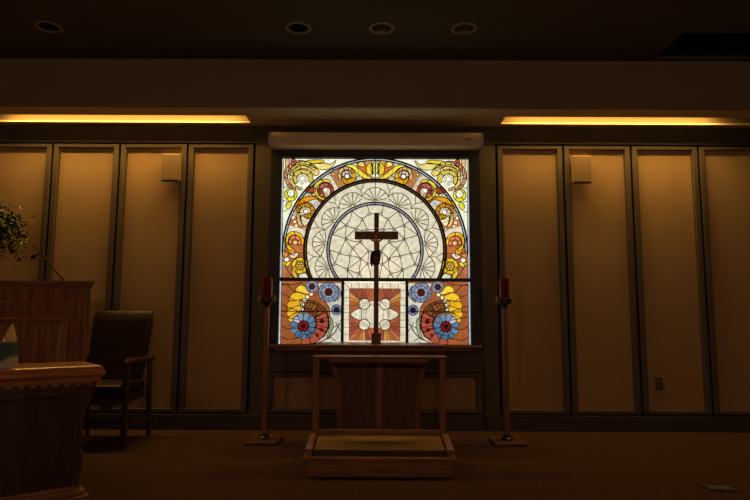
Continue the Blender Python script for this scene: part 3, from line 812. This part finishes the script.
# sloped step
sl = math.atan2(.062, .33)
def sloped(bm, x0, x1, y0, y1, zf, zb_, th, bev=.004):
    vs = []
    for x in (x0, x1):
        for (y, z) in ((y0, zf-th), (y0, zf), (y1, zb_), (y1, zb_-th)): vs.append(bm.verts.new((x, y, z)))
    f = [(0,1,2,3), (7,6,5,4), (0,4,5,1), (1,5,6,2), (2,6,7,3), (3,7,4,0)]
    fs = [bm.faces.new([vs[i] for i in q]) for q in f]
    es = {e for q in fs for e in q.edges}
    bmesh.ops.bevel(bm, geom=list(es), offset=bev, segments=2, affect='EDGES')
b = NB(); sloped(b, -.437, .437, .045, .345, .166, .200, .036, .005); obj('kneeling_pad', b, M['pad'], t)
b = NB(); bx(b, -.437, .437, .048, .345, .1285, .134); bx(b, -.438, .438, .036, .0455, .1285, .1655, .002); obj('pad_board', b, M['padside'], t)
for s in (-1, 1):
    xx = sorted((s*.442, s*.492)); b = NB()
    sloped(b, xx[0], xx[1], .005, .36, .176, .214, .020); sloped(b, xx[0]+.006, xx[1]-.006, .02, .34, .158, .196, .030, .002)
    obj('side_arm', b, M['wood_h'], t)
b = NB(); bx(b, -.442, .442, .352, .378, .1285, .237, .005); obj('lower_rail', b, M['wood_h'], t)
for s in (-1, 1):
    b = NB(); bx(b, s*.458-.022, s*.458+.022, .36, .404, .1285, .738, .004); obj('post', b, M['wood_v'], t)
b = NB(); bx(b, -.490, .490, .345, .47, .738, .757, .006); obj('top_rail', b, M['wood_h'], t)

# ------------------------------------------------------------------ candle stands
def candle_stand(x, label):
    t = thing('candle_stand', label, 'candle stand', (x, 5.09, 0), group='processional candle stands')
    b = NB(); bx(b, -.135, .135, -.16, .16, .0, .028, .005); obj('base', b, M['wood_altar'], t)
    b = NB(); lathe(b, [(.048, .028), (.048, .042), (.036, .050), (.033, .062), (.026, .070)], seg=24); obj('foot_collar', b, M['bronze'], t, smooth=True)
    b = NB(); bx(b, -.020, .020, -.020, .020, .070, 1.125, .006); obj('pole', b, M['wood_v'], t)
    b = NB(); lathe(b, [(.018, 1.118), (.028, 1.135), (.030, 1.15), (.056, 1.16), (.058, 1.20), (.048, 1.205)], seg=24); obj('candle_cup', b, M['bronze'], t, smooth=True)
    for s in (-1, 1):
        b = NB(); tube(b, [(s*.054, 0, 1.168), (s*.066, 0, 1.166), (s*.068, 0, 1.19), (s*.066, 0, 1.222)], .007, 8); obj('prong', b, M['brass'], t, smooth=True)
    b = NB(); lathe(b, [(.040, 1.205), (.042, 1.21), (.042, 1.375), (.039, 1.375), (.038, 1.215)], seg=24, cap=False)
    lathe(b, [(.001, 1.206), (.040, 1.206)], seg=24, cap=False)
    obj('red_glass', b, M['redglass'], t, smooth=True)
    b = NB(); lathe(b, [(.025, 1.21), (.025, 1.33), (.004, 1.335)], seg=16); obj('candle', b, M['redglass'], t, smooth=True)
    return t
c0 = candle_stand(-.922, 'slender wooden candle stand with red glass, left of the window')
copy_thing(c0, 'slender wooden candle stand with red glass, right of the window', (1.112, 5.09, 0))

# ------------------------------------------------------------------ pulpit and microphone
PY = 4.16
t = thing('pulpit', 'tall panelled wooden pulpit with cornice behind the side table', 'pulpit', (-2.585, PY+.30, 0))
xr = .577
def plan(bm, o_, z0, z1):      # plan narrows towards the preacher's side
    p = [(-xr-o_, -.27-o_), (xr+o_, -.27-o_), (xr-.30+o_*.4, .27+o_), (-xr+.30-o_*.4, .27+o_)]
    a = [bm.verts.new((x, y, z0)) for x, y in p]; c = [bm.verts.new((x, y, z1)) for x, y in p]
    fs = [bm.faces.new(a[::-1]), bm.faces.new(c)] + [bm.faces.new((a[i], a[(i+1) % 4], c[(i+1) % 4], c[i])) for i in range(4)]
    bmesh.ops.bevel(bm, geom=list({e for f in fs for e in f.edges}), offset=.003, segments=2, affect='EDGES')
b = NB(); plan(b, 0, 0, 1.245); obj('body', b, M['wood_pulpit'], t)
b = NB()
for k, (o_, z0, z1) in enumerate(((.010, 1.225, 1.240), (.022, 1.240, 1.252), (.036, 1.252, 1.262), (.046, 1.262, 1.283))): plan(b, o_, z0, z1)
obj('cornice', b, M['wood_h'], t)
b = NB(); plan(b, .020, 1.125, 1.140); plan(b, .010, 1.115, 1.125); obj('band_moulding', b, M['wood_hi'], t)  # lighter oak paints a highlight along the moulding
def raised_panel(x0, x1, z0, z1, yf):
    b = NB()
    for (a, c, d, e) in ((x0, x1, z1-.018, z1), (x0, x1, z0, z0+.018), (x0, x0+.018, z0, z1), (x1-.018, x1, z0, z1)): bx(b, a, c, yf-.024, yf, d, e, .007)
    p = obj('raised_panel', b, M['wood_hi'], t)  # lighter oak on the frame bars paints in their highlights
    b = NB(); q = [(x0+.022, z0+.022, yf-.001), (x0+.066, z0+.066, yf-.024)]
    va = [[b.verts.new(c) for c in ((a, y, d), (x1-(a-x0), y, d), (x1-(a-x0), y, z1-(d-z0)), (a, y, z1-(d-z0)))] for a, d, y in q]
    for i in range(4): b.faces.new((va[0][i], va[0][(i+1) % 4], va[1][(i+1) % 4], va[1][i]))
    b.faces.new(va[1]); obj('panel_field', b, M['wood_pulpit'], p)
raised_panel(-.44, .44, .22, 1.028, -.27)
b = NB(); plan(b, .02, 0, .11); obj('plinth', b, M['wood_h'], t)
t = thing('gooseneck_microphone', 'thin black gooseneck microphone standing on the pulpit', 'microphone', (-2.29, 4.34, 1.2835))
b = NB(); lathe(b, [(.022, 0), (.022, .006), (.008, .012), (.007, .03)], seg=16); obj('base', b, M['black'], t, smooth=True)
b = NB(); tube(b, [(0, 0, .02), (-.05, -.01, .08), (-.10, -.02, .145), (-.135, -.025, .185), (-.160, -.03, .203), (-.185, -.03, .200), (-.195, -.03, .192)], .0062, 8); obj('gooseneck', b, M['black'], t, smooth=True)
b = NB(); tube(b, [(-.190, -.03, .198), (-.198, -.03, .190), (-.214, -.032, .176), (-.222, -.033, .168)], [.008, .014, .015, .007], 12); obj('windscreen', b, M['foam'], t, smooth=True)

# ------------------------------------------------------------------ armchair
t = thing('armchair', 'dark burgundy leather armchair with wooden arms by the left wall', 'chair', (-2.25, 5.02, 0))
def loft(bm, secs):
    rings = [[bm.verts.new(p) for p in s] for s in secs]
    n = len(secs[0])
    for a, c in zip(rings, rings[1:]):
        for i in range(n): bm.faces.new((a[i], a[(i+1) % n], c[(i+1) % n], c[i]))
    bm.faces.new(rings[0][::-1]); bm.faces.new(rings[-1])
b = NB(); secs = []
for z, y, hw in ((.50, .20, .225), (.60, .225, .240), (.80, .27, .252), (.98, .31, .257), (1.06, .325, .255), (1.085, .333, .243)):
    th = .085 if z < 1.05 else .06 if z < 1.07 else .03
    c = .02
    secs.append([(-hw, y-th/2+c, z), (-hw+c, y-th/2, z), (0, y-th/2-.008, z), (hw-c, y-th/2, z), (hw, y-th/2+c, z), (hw, y+th/2-c*.6, z), (hw-c, y+th/2, z), (-hw+c, y+th/2, z), (-hw, y+th/2-c*.6, z)])
loft(b, secs); obj('backrest', b, M['leather'], t, smooth=True)
b = NB(); bx(b, -.255, .255, -.25, .24, .405, .495, .03, 3); obj('seat', b, M['leather'], t, smooth=True)
b = NB(); bx(b, -.25, .25, -.235, .25, .34, .404, .006); obj('seat_frame', b, M['wood_chair'], t)
for s in (-1, 1):
    b = NB(); bx(b, s*.272-.022, s*.272+.022, -.235, -.19, 0, .655, .006); obj('leg', b, M['wood_chair'], t)
    b = NB(); tube(b, [(s*.270, .33, 0), (s*.270, .285, .35), (s*.272, .275, .66)], [.02, .025, .022], 8); obj('leg', b, M['wood_chair'], t)
    b = NB(); tube(b, [(s*.275, -.27, .662), (s*.278, -.18, .676), (s*.278, .05, .672), (s*.276, .33, .668)], [.024, .029, .026, .022], 10); obj('armrest', b, M['wood_chair'], t, smooth=True)
    b = NB(); bx(b, s*.270-.011, s*.270+.011, -.20, .30, .14, .175, .004); obj('stretcher', b, M['wood_chair'], t)
b = NB(); bx(b, -.26, .26, .02, .045, .145, .172, .004); obj('stretcher', b, M['wood_chair'], t)

# ------------------------------------------------------------------ potted plant
t = thing('potted_ficus', 'leafy green potted ficus standing behind the pulpit at the left edge', 'plant', (-3.52, 5.06, 0))
b = NB(); lathe(b, [(.13, 0), (.17, .04), (.20, .30), (.215, .33), (.20, .34), (.185, .31), (.02, .305)], seg=28); obj('pot', b, M['pot'], t, smooth=True)
b = NB(); lathe(b, [(.186, .300), (.186, .318)], seg=24); obj('soil', b, M['soil'], t)
rp = random.Random(11)
b = NB()
tips = []
trunk = [(0, 0, .31), (.02, .01, .7), (-.01, -.01, 1.1), (.01, 0, 1.70)]
tube(b, trunk, [.02, .018, .015, .010], 8)
for k in range(26):
    z0 = rp.uniform(1.48, 1.70); a = rp.uniform(0, 6.283); ln = rp.uniform(.22, .44)
    if k < 7: a = rp.uniform(-.8, .3); ln = rp.uniform(.34, .44)
    zz = min(z0+rp.uniform(.08, .44), 2.02)
    e = (ln*math.cos(a), ln*math.sin(a)*.75, zz)
    m_ = (e[0]*.5, e[1]*.5, (z0+zz)/2+.10)
    tube(b, [(0, 0, z0), m_, e, (e[0]*1.13, e[1]*1.13, e[2]-.07)], [.007, .005, .003, .002], 5)
    tips += [(m_, .10), (e, .12), ((e[0]*1.13, e[1]*1.13, e[2]-.06), .07), ((e[0]*.8, e[1]*.8, e[2]+.01), .10)]
obj('trunk', b, M['bark'], t, smooth=True)
b = NB()
for c, rad in tips:
    for k in range(15):
        p = Vector(c) + Vector((rp.gauss(0, 1), rp.gauss(0, 1), rp.gauss(0, .8)))*rad*.62
        if p.length_squared == 0: continue
        p.y = min(p.y, .50); ln = rp.uniform(.04, .07); wd = ln*.24
        d = Vector((rp.uniform(-1, 1), rp.uniform(-1, 1), rp.uniform(-1.0, .1))).normalized()
        s = d.cross(Vector((rp.uniform(-.4, .4), rp.uniform(-.4, .4), 1))).normalized(); nn2 = d.cross(s)
        q = [p, p+d*ln*.35+s*wd+nn2*.004, p+d*ln, p+d*ln*.35-s*wd+nn2*.004, p+d*ln*.4]
        v = [b.verts.new(x) for x in q]
        b.faces.new((v[0], v[1], v[4])); b.faces.new((v[1], v[2], v[4])); b.faces.new((v[2], v[3], v[4])); b.faces.new((v[3], v[0], v[4]))
obj('foliage', b, M['leaf'], t)
